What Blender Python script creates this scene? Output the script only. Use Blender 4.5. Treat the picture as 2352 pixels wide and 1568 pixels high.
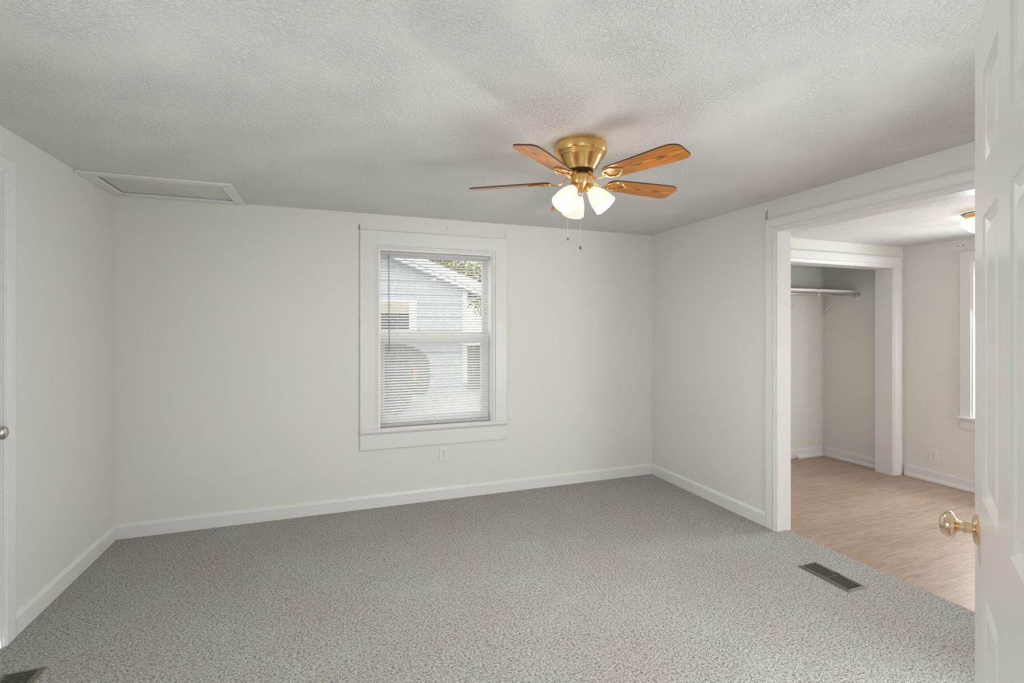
import bpy, bmesh, math, random
from mathutils import Vector, Matrix
R = math.radians
for o in list(bpy.data.objects): bpy.data.objects.remove(o, do_unlink=True)
sc = bpy.context.scene
C = sc.collection

# ------------------------------------------------------------------ camera, world, lights, exposure
CAM_H, YAW = 1.379, 0.3488
cd = bpy.data.cameras.new('camera'); cam = bpy.data.objects.new('camera', cd); C.objects.link(cam)
cd.sensor_width = 36; cd.lens = 17.01; cd.shift_y = -0.0136; cd.clip_start = 0.02
cam.location = (0, 0, CAM_H); cam.rotation_euler = (R(90), 0, -YAW)
sc.camera = cam
w = bpy.data.worlds.new('overcast_sky'); sc.world = w; w.use_nodes = True
bg = w.node_tree.nodes['Background']; bg.inputs[0].default_value = (0.97, 0.985, 1.0, 1); bg.inputs[1].default_value = 2.9
sc.view_settings.view_transform = 'Standard'; sc.view_settings.look = 'None'
sc.view_settings.gamma = 1; sc.view_settings.use_curve_mapping = False
sc.view_settings.exposure = 0.52
FAN_W, ROOM2_W = 37.0, 4.5
def area(name, loc, rot, sx, sy, e, col=(0.965, 0.985, 1.0)):
    d = bpy.data.lights.new(name, 'AREA'); d.shape = 'RECTANGLE'; d.size = sx; d.size_y = sy; d.energy = e; d.color = col
    o = bpy.data.objects.new(name, d); C.objects.link(o); o.location = loc; o.rotation_euler = tuple(R(a) for a in rot); return o
# side-room window daylight, plus added fill lights with no visible source
area('near_wall_fill', (1.95, 0.27, 0.95), (78, 0, 60), 1.2, 1.0, 33)  # added fill to brighten the room; the near wall has no window
area('left_wall_fill', (-1.33, 1.15, 1.1), (78, 0, -90), 1.0, 1.0, 14)  # added fill from the unseen part of a windowless left wall
area('hall_fill', (0.0, -0.9, 0.9), (80, 0, 0), 1.4, 1.2, 10)  # unseen fill added behind the doorway for brightness
area('side_room_window_daylight', (5.17, 2.10, 1.15), (72, 0, 90), 0.78, 0.9, 20)
area('side_room_near_fill', (4.3, -0.9, 1.0), (80, 0, -4), 1.2, 1.2, 24)  # unseen fill added at the near end of the side room

# room dimensions (metres)
XL, XR, YB, H = -1.358, 2.809, 3.851, 2.25
WT = 0.11                      # partition thickness
X2, Y2, H2 = 5.06, 3.05, 2.14  # side room
YN = 0.25                      # near wall room face

# ------------------------------------------------------------------ materials
def mat(name, col, rough=0.5, metal=0.0, **kw):
    m = bpy.data.materials.new(name); m.use_nodes = True
    b = m.node_tree.nodes['Principled BSDF']
    b.inputs['Base Color'].default_value = (*col, 1); b.inputs['Roughness'].default_value = rough
    b.inputs['Metallic'].default_value = metal
    for k, v in kw.items(): b.inputs[k].default_value = v
    return m
def N(m, t, **kw):
    n = m.node_tree.nodes.new(t)
    for k, v in kw.items(): setattr(n, k, v)
    return n
def L(m, a, b): m.node_tree.links.new(a, b)
def BS(m): return m.node_tree.nodes['Principled BSDF']
def ramp(m, stops):
    r = N(m, 'ShaderNodeValToRGB'); e = r.color_ramp.elements
    while len(e) < len(stops): e.new(0.5)
    for i, (p, c) in enumerate(stops): e[i].position = p; e[i].color = (*c, 1) if len(c) == 3 else c
    return r
def coords(m, scale=(1, 1, 1), kind='Object'):
    tc = N(m, 'ShaderNodeTexCoord'); mp = N(m, 'ShaderNodeMapping'); mp.inputs['Scale'].default_value = scale
    L(m, tc.outputs[kind], mp.inputs[0]); return mp.outputs[0]
def noise(m, vec, scale, detail=3, rough=0.5, dist=0):
    n = N(m, 'ShaderNodeTexNoise'); n.inputs['Scale'].default_value = scale; n.inputs['Detail'].default_value = detail
    n.inputs['Roughness'].default_value = rough; n.inputs['Distortion'].default_value = dist
    L(m, vec, n.inputs['Vector']); return n
def bump(m, h, dist, strength=1.0):
    b = N(m, 'ShaderNodeBump'); b.inputs['Strength'].default_value = strength; b.inputs['Distance'].default_value = dist
    L(m, h, b.inputs['Height']); L(m, b.outputs[0], BS(m).inputs['Normal']); return b
def mixc(m, fac, a, b, mode='MIX'):
    x = N(m, 'ShaderNodeMix', data_type='RGBA', blend_type=mode)
    if isinstance(fac, float): x.inputs[0].default_value = fac
    else: L(m, fac, x.inputs[0])
    for s, v in ((6, a), (7, b)):
        if isinstance(v, tuple): x.inputs[s].default_value = (*v, 1)
        else: L(m, v, x.inputs[s])
    return x.outputs[2]

def wall_mat():
    m = mat('wall_paint', (0.715, 0.703, 0.66), 0.55)
    v = coords(m); n = noise(m, v, 140, 3); big = noise(m, v, 1.6, 2)
    r = ramp(m, [(0.35, (0.738, 0.726, 0.685)), (0.65, (0.75, 0.736, 0.698))])
    L(m, big.outputs[0], r.inputs[0]); L(m, r.outputs[0], BS(m).inputs['Base Color'])
    bump(m, n.outputs[0], 0.0006, 0.5); return m
def ceiling_mat():
    m = mat('ceiling_texture_paint', (0.715, 0.70, 0.69), 0.6)
    v = coords(m); n = noise(m, v, 85, 4, 0.55, 0.5); vo = N(m, 'ShaderNodeTexVoronoi', feature='SMOOTH_F1')
    vo.inputs['Scale'].default_value = 110; L(m, v, vo.inputs['Vector'])
    patch = noise(m, v, 3.5, 3)
    pr = ramp(m, [(0.35, (0.25,) * 3), (0.65, (1,) * 3)]); L(m, patch.outputs[0], pr.inputs[0])
    r = ramp(m, [(0.42, (0,) * 3), (0.62, (1,) * 3)]); L(m, n.outputs[0], r.inputs[0])
    a = N(m, 'ShaderNodeMath', operation='MULTIPLY'); L(m, r.outputs[0], a.inputs[0]); L(m, pr.outputs[0], a.inputs[1])
    b = N(m, 'ShaderNodeMath', operation='MULTIPLY_ADD'); L(m, vo.outputs[0], b.inputs[0]); b.inputs[1].default_value = 0.35; L(m, a.outputs[0], b.inputs[2])
    bump(m, b.outputs[0], 0.0034, 0.85); return m
def trim_mat(name='trim_gloss_paint', c=(0.765, 0.755, 0.745), rough=0.3):
    m = mat(name, c, rough); v = coords(m, (1, 1, 0.15)); n = noise(m, v, 60, 3)
    bump(m, n.outputs[0], 0.0004, 0.35); return m
def carpet_mat():
    m = mat('loop_carpet', (0.3, 0.29, 0.27), 0.95)
    v = coords(m, (0.85, 1.1, 1)); vo = N(m, 'ShaderNodeTexVoronoi', feature='F1'); vo.inputs['Scale'].default_value = 185
    warp = noise(m, v, 40, 2); wv = N(m, 'ShaderNodeVectorMath', operation='MULTIPLY_ADD')
    L(m, warp.outputs[1], wv.inputs[0]); wv.inputs[1].default_value = (0.012,) * 3; L(m, v, wv.inputs[2])
    L(m, wv.outputs[0], vo.inputs['Vector'])
    n = noise(m, v, 105, 5, 0.72); hue = noise(m, coords(m), 2.2, 4, 0.6)
    hr = ramp(m, [(0.35, (0.465, 0.435, 0.405)), (0.5, (0.465, 0.45, 0.415)), (0.65, (0.49, 0.475, 0.45))]); L(m, hue.outputs[0], hr.inputs[0])
    dk = ramp(m, [(0.2, (1.12,) * 3), (0.55, (1.0,) * 3), (0.88, (0.62,) * 3)]); L(m, vo.outputs[0], dk.inputs[0])
    nr = ramp(m, [(0.35, (0.24,) * 3), (0.46, (0.94,) * 3), (0.65, (1.42,) * 3)]); L(m, n.outputs[0], nr.inputs[0])
    c = mixc(m, 1.0, hr.outputs[0], dk.outputs[0], 'MULTIPLY'); c = mixc(m, 1.0, c, nr.outputs[0], 'MULTIPLY')
    L(m, c, BS(m).inputs['Base Color'])
    inv = N(m, 'ShaderNodeMath', operation='SUBTRACT'); L(m, n.outputs[0], inv.inputs[0]); L(m, vo.outputs[0], inv.inputs[1])
    bump(m, inv.outputs[0], 0.006, 0.9)
    BS(m).inputs['Specular IOR Level'].default_value = 0.1
    return m
def laminate_mat():
    m = mat('wood_laminate', (0.5, 0.35, 0.27), 0.42)
    v = coords(m)
    br = N(m, 'ShaderNodeTexBrick'); br.offset = 0.37; br.inputs['Scale'].default_value = 1.0
    br.inputs['Brick Width'].default_value = 1.22; br.inputs['Row Height'].default_value = 0.155
    br.inputs['Mortar Size'].default_value = 0.0009; br.inputs['Mortar Smooth'].default_value = 0.3
    br.inputs['Color1'].default_value = (0.0, 0, 0, 1); br.inputs['Color2'].default_value = (1, 1, 1, 1); br.inputs['Mortar'].default_value = (0.5, 0.5, 0.5, 1)
    L(m, v, br.inputs['Vector'])
    vs = coords(m, (1.1, 9, 1)); n1 = noise(m, vs, 3.2, 5, 0.6, 1.2)
    vf = coords(m, (1.3, 60, 1)); n2 = noise(m, vf, 2.4, 6, 0.75, 1.6)
    r1 = ramp(m, [(0.3, (0.345, 0.235, 0.175)), (0.5, (0.405, 0.29, 0.225)), (0.72, (0.47, 0.355, 0.29))]); L(m, n1.outputs[0], r1.inputs[0])
    r2 = ramp(m, [(0.37, (0.50,) * 3), (0.42, (0.90,) * 3), (0.52, (1.02,) * 3), (0.7, (1.10,) * 3)]); L(m, n2.outputs[0], r2.inputs[0])
    c = mixc(m, 1.0, r1.outputs[0], r2.outputs[0], 'MULTIPLY')
    pr = ramp(m, [(0, (0.94, 0.93, 0.92)), (1, (1.05, 1.05, 1.06))]); L(m, br.outputs[0], pr.inputs[0])
    c = mixc(m, 1.0, c, pr.outputs[0], 'MULTIPLY')
    c = mixc(m, br.outputs['Fac'], c, (0.25, 0.18, 0.13))
    L(m, c, BS(m).inputs['Base Color']); bump(m, n2.outputs[0], 0.0006, 0.4); return m
def oak_mat():
    m = mat('golden_oak_blade', (0.5, 0.2, 0.04), 0.28)
    v = coords(m, (1.3, 9, 1)); n = noise(m, v, 3.5, 3, 0.5, 0.6)
    wv = N(m, 'ShaderNodeTexWave', wave_type='RINGS', rings_direction='Z'); wv.inputs['Scale'].default_value = 5.5
    wv.inputs['Distortion'].default_value = 3.5; wv.inputs['Detail'].default_value = 2; wv.inputs['Detail Scale'].default_value = 1.4
    v2 = coords(m, (0.5, 9, 1)); L(m, v2, wv.inputs['Vector'])
    r = ramp(m, [(0.0, (0.20, 0.06, 0.008)), (0.25, (0.42, 0.145, 0.018)), (0.6, (0.58, 0.22, 0.03)), (1, (0.63, 0.25, 0.04))]); L(m, wv.outputs[0], r.inputs[0])
    fr = noise(m, coords(m, (3, 120, 1)), 2.2, 3, 0.6); fm = ramp(m, [(0.36, (0.68,) * 3), (0.5, (1,) * 3)]); L(m, fr.outputs[0], fm.inputs[0])
    c = mixc(m, 1.0, r.outputs[0], fm.outputs[0], 'MULTIPLY'); L(m, c, BS(m).inputs['Base Color']); return m
def shade_mat(name, tint, em, tr_=0.3):
    m = bpy.data.materials.new(name); m.use_nodes = True; nt = m.node_tree; nt.nodes.clear()
    out = nt.nodes.new('ShaderNodeOutputMaterial'); tr = nt.nodes.new('ShaderNodeBsdfTransparent'); tr.inputs[0].default_value = (1, 0.95, 0.88, 1)
    df = nt.nodes.new('ShaderNodeBsdfDiffuse'); df.inputs[0].default_value = (0.03, 0.028, 0.025, 1)
    lw = nt.nodes.new('ShaderNodeLayerWeight'); lw.inputs[0].default_value = 0.35
    cr_ = nt.nodes.new('ShaderNodeValToRGB'); cr_.color_ramp.elements[0].color = (*tint, 1); cr_.color_ramp.elements[1].color = (1.0, 0.93, 0.84, 1); nt.links.new(lw.outputs['Facing'], cr_.inputs[0])
    e = nt.nodes.new('ShaderNodeEmission'); nt.links.new(cr_.outputs[0], e.inputs[0]); e.inputs[1].default_value = em
    m2 = nt.nodes.new('ShaderNodeMixShader'); m2.inputs[0].default_value = tr_; nt.links.new(df.outputs[0], m2.inputs[1]); nt.links.new(tr.outputs[0], m2.inputs[2])
    a = nt.nodes.new('ShaderNodeAddShader'); nt.links.new(m2.outputs[0], a.inputs[0]); nt.links.new(e.outputs[0], a.inputs[1]); nt.links.new(a.outputs[0], out.inputs[0])
    return m
def pane_mat():
    m = bpy.data.materials.new('window_glass'); m.use_nodes = True; nt = m.node_tree; nt.nodes.clear()
    out = nt.nodes.new('ShaderNodeOutputMaterial'); tr = nt.nodes.new('ShaderNodeBsdfTransparent'); tr.inputs[0].default_value = (0.95, 0.97, 0.96, 1)
    gl = nt.nodes.new('ShaderNodeBsdfGlossy'); gl.inputs['Roughness'].default_value = 0.02
    f = nt.nodes.new('ShaderNodeFresnel'); f.inputs[0].default_value = 1.12
    mx = nt.nodes.new('ShaderNodeMixShader'); nt.links.new(f.outputs[0], mx.inputs[0]); nt.links.new(tr.outputs[0], mx.inputs[1]); nt.links.new(gl.outputs[0], mx.inputs[2])
    nt.links.new(mx.outputs[0], out.inputs[0]); return m
def brass_mat(name, c, rough, brushed=False):
    m = mat(name, c, rough, 1.0)
    if brushed:
        tg = N(m, 'ShaderNodeTangent', direction_type='RADIAL', axis='Z'); L(m, tg.outputs[0], BS(m).inputs['Tangent']); BS(m).inputs['Anisotropic'].default_value = 0.75; BS(m).inputs['Anisotropic Rotation'].default_value = 0.25
        n = noise(m, coords(m, (1, 1, 1)), 3, 1); r = ramp(m, [(0, (rough * 0.8,) * 3), (1, (rough * 1.25,) * 3)]); L(m, n.outputs[0], r.inputs[0]); L(m, r.outputs[0], BS(m).inputs['Roughness'])
    return m
def leaf_mat(name, a, b, c):
    m = mat(name, a, 0.6); g = N(m, 'ShaderNodeNewGeometry'); r = ramp(m, [(0, a), (0.5, b), (1, c)])
    L(m, g.outputs['Random Per Island'], r.inputs[0]); L(m, r.outputs[0], BS(m).inputs['Base Color']); return m
def siding_mat():
    m = mat('vinyl_siding', (0.55, 0.585, 0.66), 0.5); v = coords(m); n = noise(m, v, 2, 2)
    r = ramp(m, [(0.3, (0.255, 0.268, 0.30)), (0.7, (0.275, 0.288, 0.32))]); L(m, n.outputs[0], r.inputs[0]); L(m, r.outputs[0], BS(m).inputs['Base Color']); return m

M = dict(wall=wall_mat(), ceil=ceiling_mat(), trim=trim_mat(), door=trim_mat('door_gloss_paint', (0.75, 0.745, 0.735), 0.27),
    carpet=carpet_mat(), lam=laminate_mat(), oak=oak_mat(), pane=pane_mat(),
    shade=shade_mat('frosted_lit_glass', (1.0, 0.83, 0.67), 0.64, 0.17), shade2=shade_mat('ribbed_lit_glass', (1.0, 0.87, 0.74), 0.78, 0.12),
    brass=brass_mat('brushed_brass', (0.80, 0.53, 0.21), 0.27, True), pbrass=brass_mat('polished_brass', (0.85, 0.65, 0.46), 0.14),
    nickel=brass_mat('satin_nickel', (0.6, 0.58, 0.56), 0.22), dark=mat('dark_bronze', (0.05, 0.025, 0.012), 0.35, 0.6),
    black=mat('void_shade_black', (0.008, 0.007, 0.006), 0.8), edge=mat('blade_edge', (0.05, 0.035, 0.025), 0.5),
    vinyl=mat('white_vinyl', (0.90, 0.90, 0.90), 0.35), slat=mat('white_slat', (0.93, 0.925, 0.915), 0.38, **{'Transmission Weight': 0.0}),
    plastic=mat('ivory_plastic', (0.78, 0.77, 0.73), 0.35), wand=mat('smoky_wand', (0.25, 0.25, 0.245), 0.25),
    reg=mat('brown_register_paint', (0.13, 0.12, 0.095), 0.4), grey=mat('grey_metal', (0.05, 0.048, 0.042), 0.45, 0.0),
    chrome=brass_mat('chrome', (0.7, 0.69, 0.68), 0.18), bulb=None, siding=siding_mat(), roof=mat('roof_shingle', (0.09, 0.08, 0.075), 0.9),
    concrete=mat('pale_concrete', (0.30, 0.295, 0.285), 0.9), house_trim=mat('house_trim_paint', (0.46, 0.46, 0.465), 0.5), brown=mat('brown_fence_wood', (0.05, 0.036, 0.025), 0.85), bark=mat('bark', (0.09, 0.07, 0.05), 0.9),
    leaves=leaf_mat('autumn_leaves', (0.03, 0.03, 0.008), (0.20, 0.17, 0.035), (0.40, 0.36, 0.13)), bush=leaf_mat('dark_leaves', (0.015, 0.02, 0.008), (0.04, 0.05, 0.015), (0.10, 0.12, 0.03)),
    carpaint=mat('dark_grey_car_paint', (0.022, 0.022, 0.02), 0.25, 0.3), carglass=mat('car_glass', (0.01, 0.012, 0.014), 0.08), tyre=mat('tyre', (0.01, 0.01, 0.01), 0.8),
    tail=mat('tail_lamp', (0.28, 0.05, 0.025), 0.2), tan=mat('tan_curtain', (0.30, 0.24, 0.18), 0.8), scuff=mat('bare_plaster', (0.42, 0.40, 0.37), 0.9),
    grass=mat('lawn', (0.16, 0.19, 0.07), 0.95), white_enamel=mat('white_enamel', (0.80, 0.79, 0.76), 0.3), reg2=mat('hatch_board', (0.66, 0.65, 0.63), 0.6))
M['rail'] = mat('blind_rail_enamel', (0.52, 0.515, 0.505), 0.35)
def slat_mat():
    m = M['slat']; nt = m.node_tree; out = nt.nodes['Material Output']; tl = nt.nodes.new('ShaderNodeBsdfTranslucent'); tl.inputs[0].default_value = (0.9, 0.9, 0.88, 1)
    mx = nt.nodes.new('ShaderNodeMixShader'); mx.inputs[0].default_value = 0.32; nt.links.new(BS(m).outputs[0], mx.inputs[1]); nt.links.new(tl.outputs[0], mx.inputs[2]); nt.links.new(mx.outputs[0], out.inputs[0])
slat_mat()
b_ = bpy.data.materials.new('lit_bulb'); b_.use_nodes = True
BS(b_).inputs['Emission Color'].default_value = (1, 0.86, 0.68, 1); BS(b_).inputs['Emission Strength'].default_value = 3.5; M['bulb'] = b_

# ------------------------------------------------------------------ mesh helpers
def box(bm, a, b, mtx=None):
    x0, y0, z0 = a; x1, y1, z1 = b
    vs = [bm.verts.new(p) for p in ((x0,y0,z0),(x1,y0,z0),(x1,y1,z0),(x0,y1,z0),(x0,y0,z1),(x1,y0,z1),(x1,y1,z1),(x0,y1,z1))]
    for f in ((0,3,2,1),(4,5,6,7),(0,1,5,4),(1,2,6,5),(2,3,7,6),(3,0,4,7)): bm.faces.new([vs[i] for i in f])
    if mtx is not None: bmesh.ops.transform(bm, matrix=mtx, verts=vs)
    return vs
def lathe(bm, prof, seg=32, mtx=None, cap0=True, cap1=True, rib=None):
    rings = []
    for r, z in prof:
        ring = []
        for i in range(seg):
            a = 2 * math.pi * i / seg; rr = r * (1 + (rib[0] * abs(math.sin(a * rib[1] / 2)) if rib else 0))
            ring.append(bm.verts.new((rr * math.cos(a), rr * math.sin(a), z)))
        rings.append(ring)
    for j in range(len(rings) - 1):
        for i in range(seg):
            k = (i + 1) % seg; bm.faces.new((rings[j][i], rings[j][k], rings[j+1][k], rings[j+1][i]))
    if cap0: bm.faces.new(list(reversed(rings[0])))
    if cap1: bm.faces.new(rings[-1])
    vs = [v for r in rings for v in r]
    if mtx is not None: bmesh.ops.transform(bm, matrix=mtx, verts=vs)
    return vs
def frame_for(d):
    d = d.normalized(); up = Vector((0, 0, 1)) if abs(d.z) < 0.95 else Vector((1, 0, 0))
    s = d.cross(up).normalized(); return s, s.cross(d).normalized()
def tube(bm, pts, r, seg=10, flat=1.0, closed=False):
    pts = [Vector(p) for p in pts]; rings = []; n = len(pts)
    for i, p in enumerate(pts):
        if closed: d = pts[(i + 1) % n] - pts[i - 1]
        else: d = pts[min(i + 1, n - 1)] - pts[max(i - 1, 0)]
        s, u = frame_for(d); rr = r[i] if isinstance(r, (list, tuple)) else r
        rings.append([bm.verts.new(p + s * rr * math.cos(2*math.pi*k/seg) + u * rr * flat * math.sin(2*math.pi*k/seg)) for k in range(seg)])
    m_ = n if closed else n - 1
    for j in range(m_):
        for k in range(seg):
            q = (k + 1) % seg; bm.faces.new((rings[j][k], rings[j][q], rings[(j+1) % n][q], rings[(j+1) % n][k]))
    if not closed: bm.faces.new(list(reversed(rings[0]))); bm.faces.new(rings[-1])
def sweep(bm, prof, p0, p1, out, up, miter0=0, miter1=0):
    """profile (a,b): a along 'up' (width), b along 'out'; miter shifts ends along the path by a*miter"""
    p0 = Vector(p0); p1 = Vector(p1); out = Vector(out); up = Vector(up); d = (p1 - p0).normalized()
    A = [bm.verts.new(p0 + up * a + out * b + d * (a * miter0)) for a, b in prof]
    B = [bm.verts.new(p1 + up * a + out * b - d * (a * miter1)) for a, b in prof]
    n = len(prof)
    for i in range(n): k = (i + 1) % n; bm.faces.new((A[i], A[k], B[k], B[i]))
    bm.faces.new(list(reversed(A))); bm.faces.new(B)
def obj(name, bm, m, parent=None, smooth=False, loc=None, bevel=0, kind=None):
    bmesh.ops.recalc_face_normals(bm, faces=bm.faces)
    me = bpy.data.meshes.new(name); bm.to_mesh(me); bm.free()
    o = bpy.data.objects.new(name, me); C.objects.link(o)
    if isinstance(m, (list, tuple)):
        for q in m: me.materials.append(q)
    else: me.materials.append(m)
    if smooth:
        me.polygons.foreach_set('use_smooth', [True] * len(me.polygons))
        try: me.set_sharp_from_angle(angle=R(38))
        except Exception: pass
    if parent is not None: o.parent = parent
    if loc is not None: o.location = loc
    if bevel:
        b = o.modifiers.new('bevel', 'BEVEL'); b.width = bevel; b.segments = 2; b.limit_method = 'ANGLE'; b.angle_limit = R(40)
    if kind: o['kind'] = kind
    return o
def thing(name, label, cat, loc=(0, 0, 0), rotz=0, group=None):
    o = bpy.data.objects.new(name, None); C.objects.link(o); o.location = loc; o.rotation_euler = (0, 0, rotz)
    o.empty_display_size = 0.1; o['label'] = label; o['category'] = cat
    if group: o['group'] = group
    return o
def tag(o, label, cat, group=None):
    o['label'] = label; o['category'] = cat
    if group: o['group'] = group
    return o
def struct(name, bm, m, label=None, **kw):
    o = obj(name, bm, m, kind='structure', **kw)
    if label: o['label'] = label
    return o
def sempty(name, label, loc=(0, 0, 0)):
    o = bpy.data.objects.new(name, None); C.objects.link(o); o.location = loc; o['kind'] = 'structure'; o['label'] = label; o.empty_display_size = 0.1; return o
BM = bmesh.new

# ------------------------------------------------------------------ structure
# back wall with window opening
WX0, WX1, WZ0, WZ1 = 0.308, 1.222, 0.59, 1.985
bm = BM(); y0, y1 = YB, YB + 0.17
box(bm, (XL - .12, y0, -.02), (WX0, y1, H + .1)); box(bm, (WX1, y0, -.02), (XR + WT, y1, H + .1))
box(bm, (WX0, y0, -.02), (WX1, y1, WZ0)); box(bm, (WX0, y0, WZ1), (WX1, y1, H + .1))
struct('wall_back', bm, M['wall'], 'off-white painted back wall with the window')
# left wall with door opening
LY0, LY1, LZ = 1.955, 2.725, 2.055
bm = BM()
box(bm, (XL - .12, YN - .12, -.02), (XL, LY0, H + .1)); box(bm, (XL - .12, LY1, -.02), (XL, YB, H + .1)); box(bm, (XL - .12, LY0, LZ), (XL, LY1, H + .1))
struct('wall_left', bm, M['wall'], 'off-white painted left wall')
# right wall with wide cased opening
OY0, OY1, OZ = 0.90, 2.478, 2.045
bm = BM()
box(bm, (XR, OY1, -.02), (XR + WT, YB, H + .1)); box(bm, (XR, YN - .12, -.02), (XR + WT, OY0, H + .1)); box(bm, (XR, OY0, OZ), (XR + WT, OY1, H + .1))
struct('wall_right', bm, M['wall'], 'off-white right wall with a wide cased opening')
# near wall beside the doorway where the photographer stands
bm = BM()
box(bm, (0.75, YN - .12, -.02), (XR, YN, H + .1)); box(bm, (XL, YN - .12, -.02), (-0.62, YN, H + .1))
box(bm, (-0.62, YN - .12, 2.10), (0.75, YN, H + .1))
struct('wall_near', bm, M['wall'], 'off-white wall with the doorway')
# ceiling with hatch hole
HX0, HX1, HY0, HY1 = -1.297, -0.655, 3.388, 3.785
bm = BM()
for a, b in (((XL, YN, H), (HX0, YB, H + .1)), ((HX1, YN, H), (XR, YB, H + .1)), ((HX0, YN, H), (HX1, HY0, H + .1)), ((HX0, HY1, H), (HX1, YB, H + .1))): box(bm, a, b)
box(bm, (XL - .12, YN - .12, H + .1), (XR + WT, YB + .17, H + .16))
struct('ceiling', bm, M['ceil'], 'textured white ceiling')
# floors
CX = 2.912
bm = BM(); n = 60
box(bm, (XL, YN - .12, -.02), (XR, YB, 0)); 
# carpet edge across the opening, slightly uneven
rnd = random.Random(3); top = []; low = []
ys = [OY0 + (OY1 - OY0) * i / n for i in range(n + 1)]
ex = [CX - 0.006 + rnd.uniform(-.004, .004) + 0.010 * math.sin((y - OY0) * 3.1) for y in ys]
A = [bm.verts.new((XR, y, 0)) for y in ys]; B = [bm.verts.new((x - .004, y, 0)) for x, y in zip(ex, ys)]; D_ = [bm.verts.new((x, y, -.005)) for x, y in zip(ex, ys)]; E_ = [bm.verts.new((x, y, -.02)) for x, y in zip(ex, ys)]
for i in range(n):
    bm.faces.new((A[i], A[i+1], B[i+1], B[i])); bm.faces.new((B[i], B[i+1], D_[i+1], D_[i])); bm.faces.new((D_[i], D_[i+1], E_[i+1], E_[i]))
struct('floor', bm, M['carpet'], 'grey flecked loop-pile carpet')
bm = BM(); box(bm, (XR + .005, -1.2, -.04), (X2, 3.95, -.009)); struct('floor_side_room', bm, M['lam'], 'light brown wood-look plank floor in the side room')
bm = BM(); box(bm, (-1.7, -1.5, -.06), (XR, YN - .12, -.004)); struct('floor_hall', bm, M['lam'], 'wood-look floor behind the doorway')
# side room walls
CW = 0.14   # closet front wall thickness
CLX0, CLX1, CLZ = 3.25, 4.925, 1.955
bm = BM()
box(bm, (XR + WT, Y2, -.02), (CLX0, Y2 + CW, H2 + .1)); box(bm, (CLX1, Y2, -.02), (X2, Y2 + CW, H2 + .1)); box(bm, (CLX0, Y2, CLZ), (CLX1, Y2 + CW, H2 + .1))
struct('wall_side_room_back', bm, M['wall'], 'closet front wall in the side room')
SY0, SY1, SZ0, SZ1 = 1.70, 2.505, 0.62, 1.935
bm = BM(); a = .14
box(bm, (X2, -1.2, -.04), (X2 + a, SY0, H2 + .1)); box(bm, (X2, SY1, -.04), (X2 + a, 3.95, H2 + .1)); box(bm, (X2, SY0, -.04), (X2 + a, SY1, SZ0)); box(bm, (X2, SY0, SZ1), (X2 + a, SY1, H2 + .1))
struct('wall_side_room_right', bm, M['wall'], 'right wall of the side room')
bm = BM(); box(bm, (XR + WT, 3.80, -.04), (X2, 3.95, H2 + .1)); struct('wall_closet_back', bm, M['wall'], 'back wall inside the closet')
bm = BM(); box(bm, (5.0, Y2 + CW, -.02), (X2, 3.80, H2 + .1)); struct('wall_closet_right', bm, M['wall'], 'right wall inside the closet')
bm = BM(); box(bm, (XR + WT, -1.2, H2), (X2, 3.80, H2 + .1)); struct('ceiling_side_room', bm, M['ceil'], 'textured ceiling of the side room')

bm = BM(); box(bm, (XR + WT, -1.30, -.04), (X2, -1.2, H2 + .1)); struct('wall_side_room_near', bm, M['wall'], 'near wall of the side room')
bm = BM(); box(bm, (-1.7, -1.6, -.06), (XR, -1.5, H + .1)); box(bm, (-1.8, -1.6, -.06), (-1.7, YN - .12, H + .1)); box(bm, (XR, -1.6, -.06), (XR + WT, YN - .12, H + .1)); struct('wall_hall', bm, M['wall'], 'walls of the hall behind the doorway')
bm = BM(); box(bm, (-1.8, -1.6, H), (XR + WT, YN - .12, H + .1)); struct('ceiling_hall', bm, M['ceil'], 'ceiling of the hall')

# mouldings
CAS = [(0, 0), (0, .016), (.012, .019), (.052, .017), (.056, .0125), (.060, .0125), (.063, .018), (.072, .020), (.078, .018), (.080, .013), (.086, .012), (.086, 0)]
CAS_R = [(.086 - a, b) for a, b in reversed(CAS)]    # (0 = inner edge)
def casing_set(name, label, plane, out, along, a0, a1, zt, wd=.086, prof=None, z0=0.0, sides=(1, 1)):
    """door style casing: plane point, out normal, along axis; opening a0..a1 up to zt"""
    o = sempty(name, label); out = Vector(out); al = Vector(along); P = Vector(plane); prof = prof or CAS_R
    Z = Vector((0, 0, 1))
    if sides[0]:
        bm = BM(); sweep(bm, prof, P + al * a0 + Z * z0, P + al * a0 + Z * zt, out, -al, 0, -1); obj('side_casing', bm, M['trim'], o)
    if sides[1]:
        bm = BM(); sweep(bm, prof, P + al * a1 + Z * z0, P + al * a1 + Z * zt, out, al, 0, -1); obj('side_casing', bm, M['trim'], o)
    bm = BM(); sweep(bm, prof, P + al * a0 + Z * zt, P + al * a1 + Z * zt, out, Z, -1, -1); obj('head_casing', bm, M['trim'], o)
    return o
# wide opening casing + jamb
t1 = casing_set('trim_1', 'white moulded casing around the wide opening', (XR, 0, 0), (-1, 0, 0), (0, 1, 0), OY0 + .012, OY1 - .012, OZ - .010, z0=-.004)
bm = BM(); box(bm, (XR - .006, OY1 - .018, -.005), (XR + WT + .006, OY1, OZ)); obj('side_jamb', bm, M['trim'], t1)
bm = BM(); box(bm, (XR - .006, OY0, -.005), (XR + WT + .006, OY0 + .018, OZ)); obj('side_jamb', bm, M['trim'], t1)
bm = BM(); box(bm, (XR - .006, OY0 + .018, OZ - .018), (XR + WT + .006, OY1 - .018, OZ)); obj('head_jamb', bm, M['trim'], t1)
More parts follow.
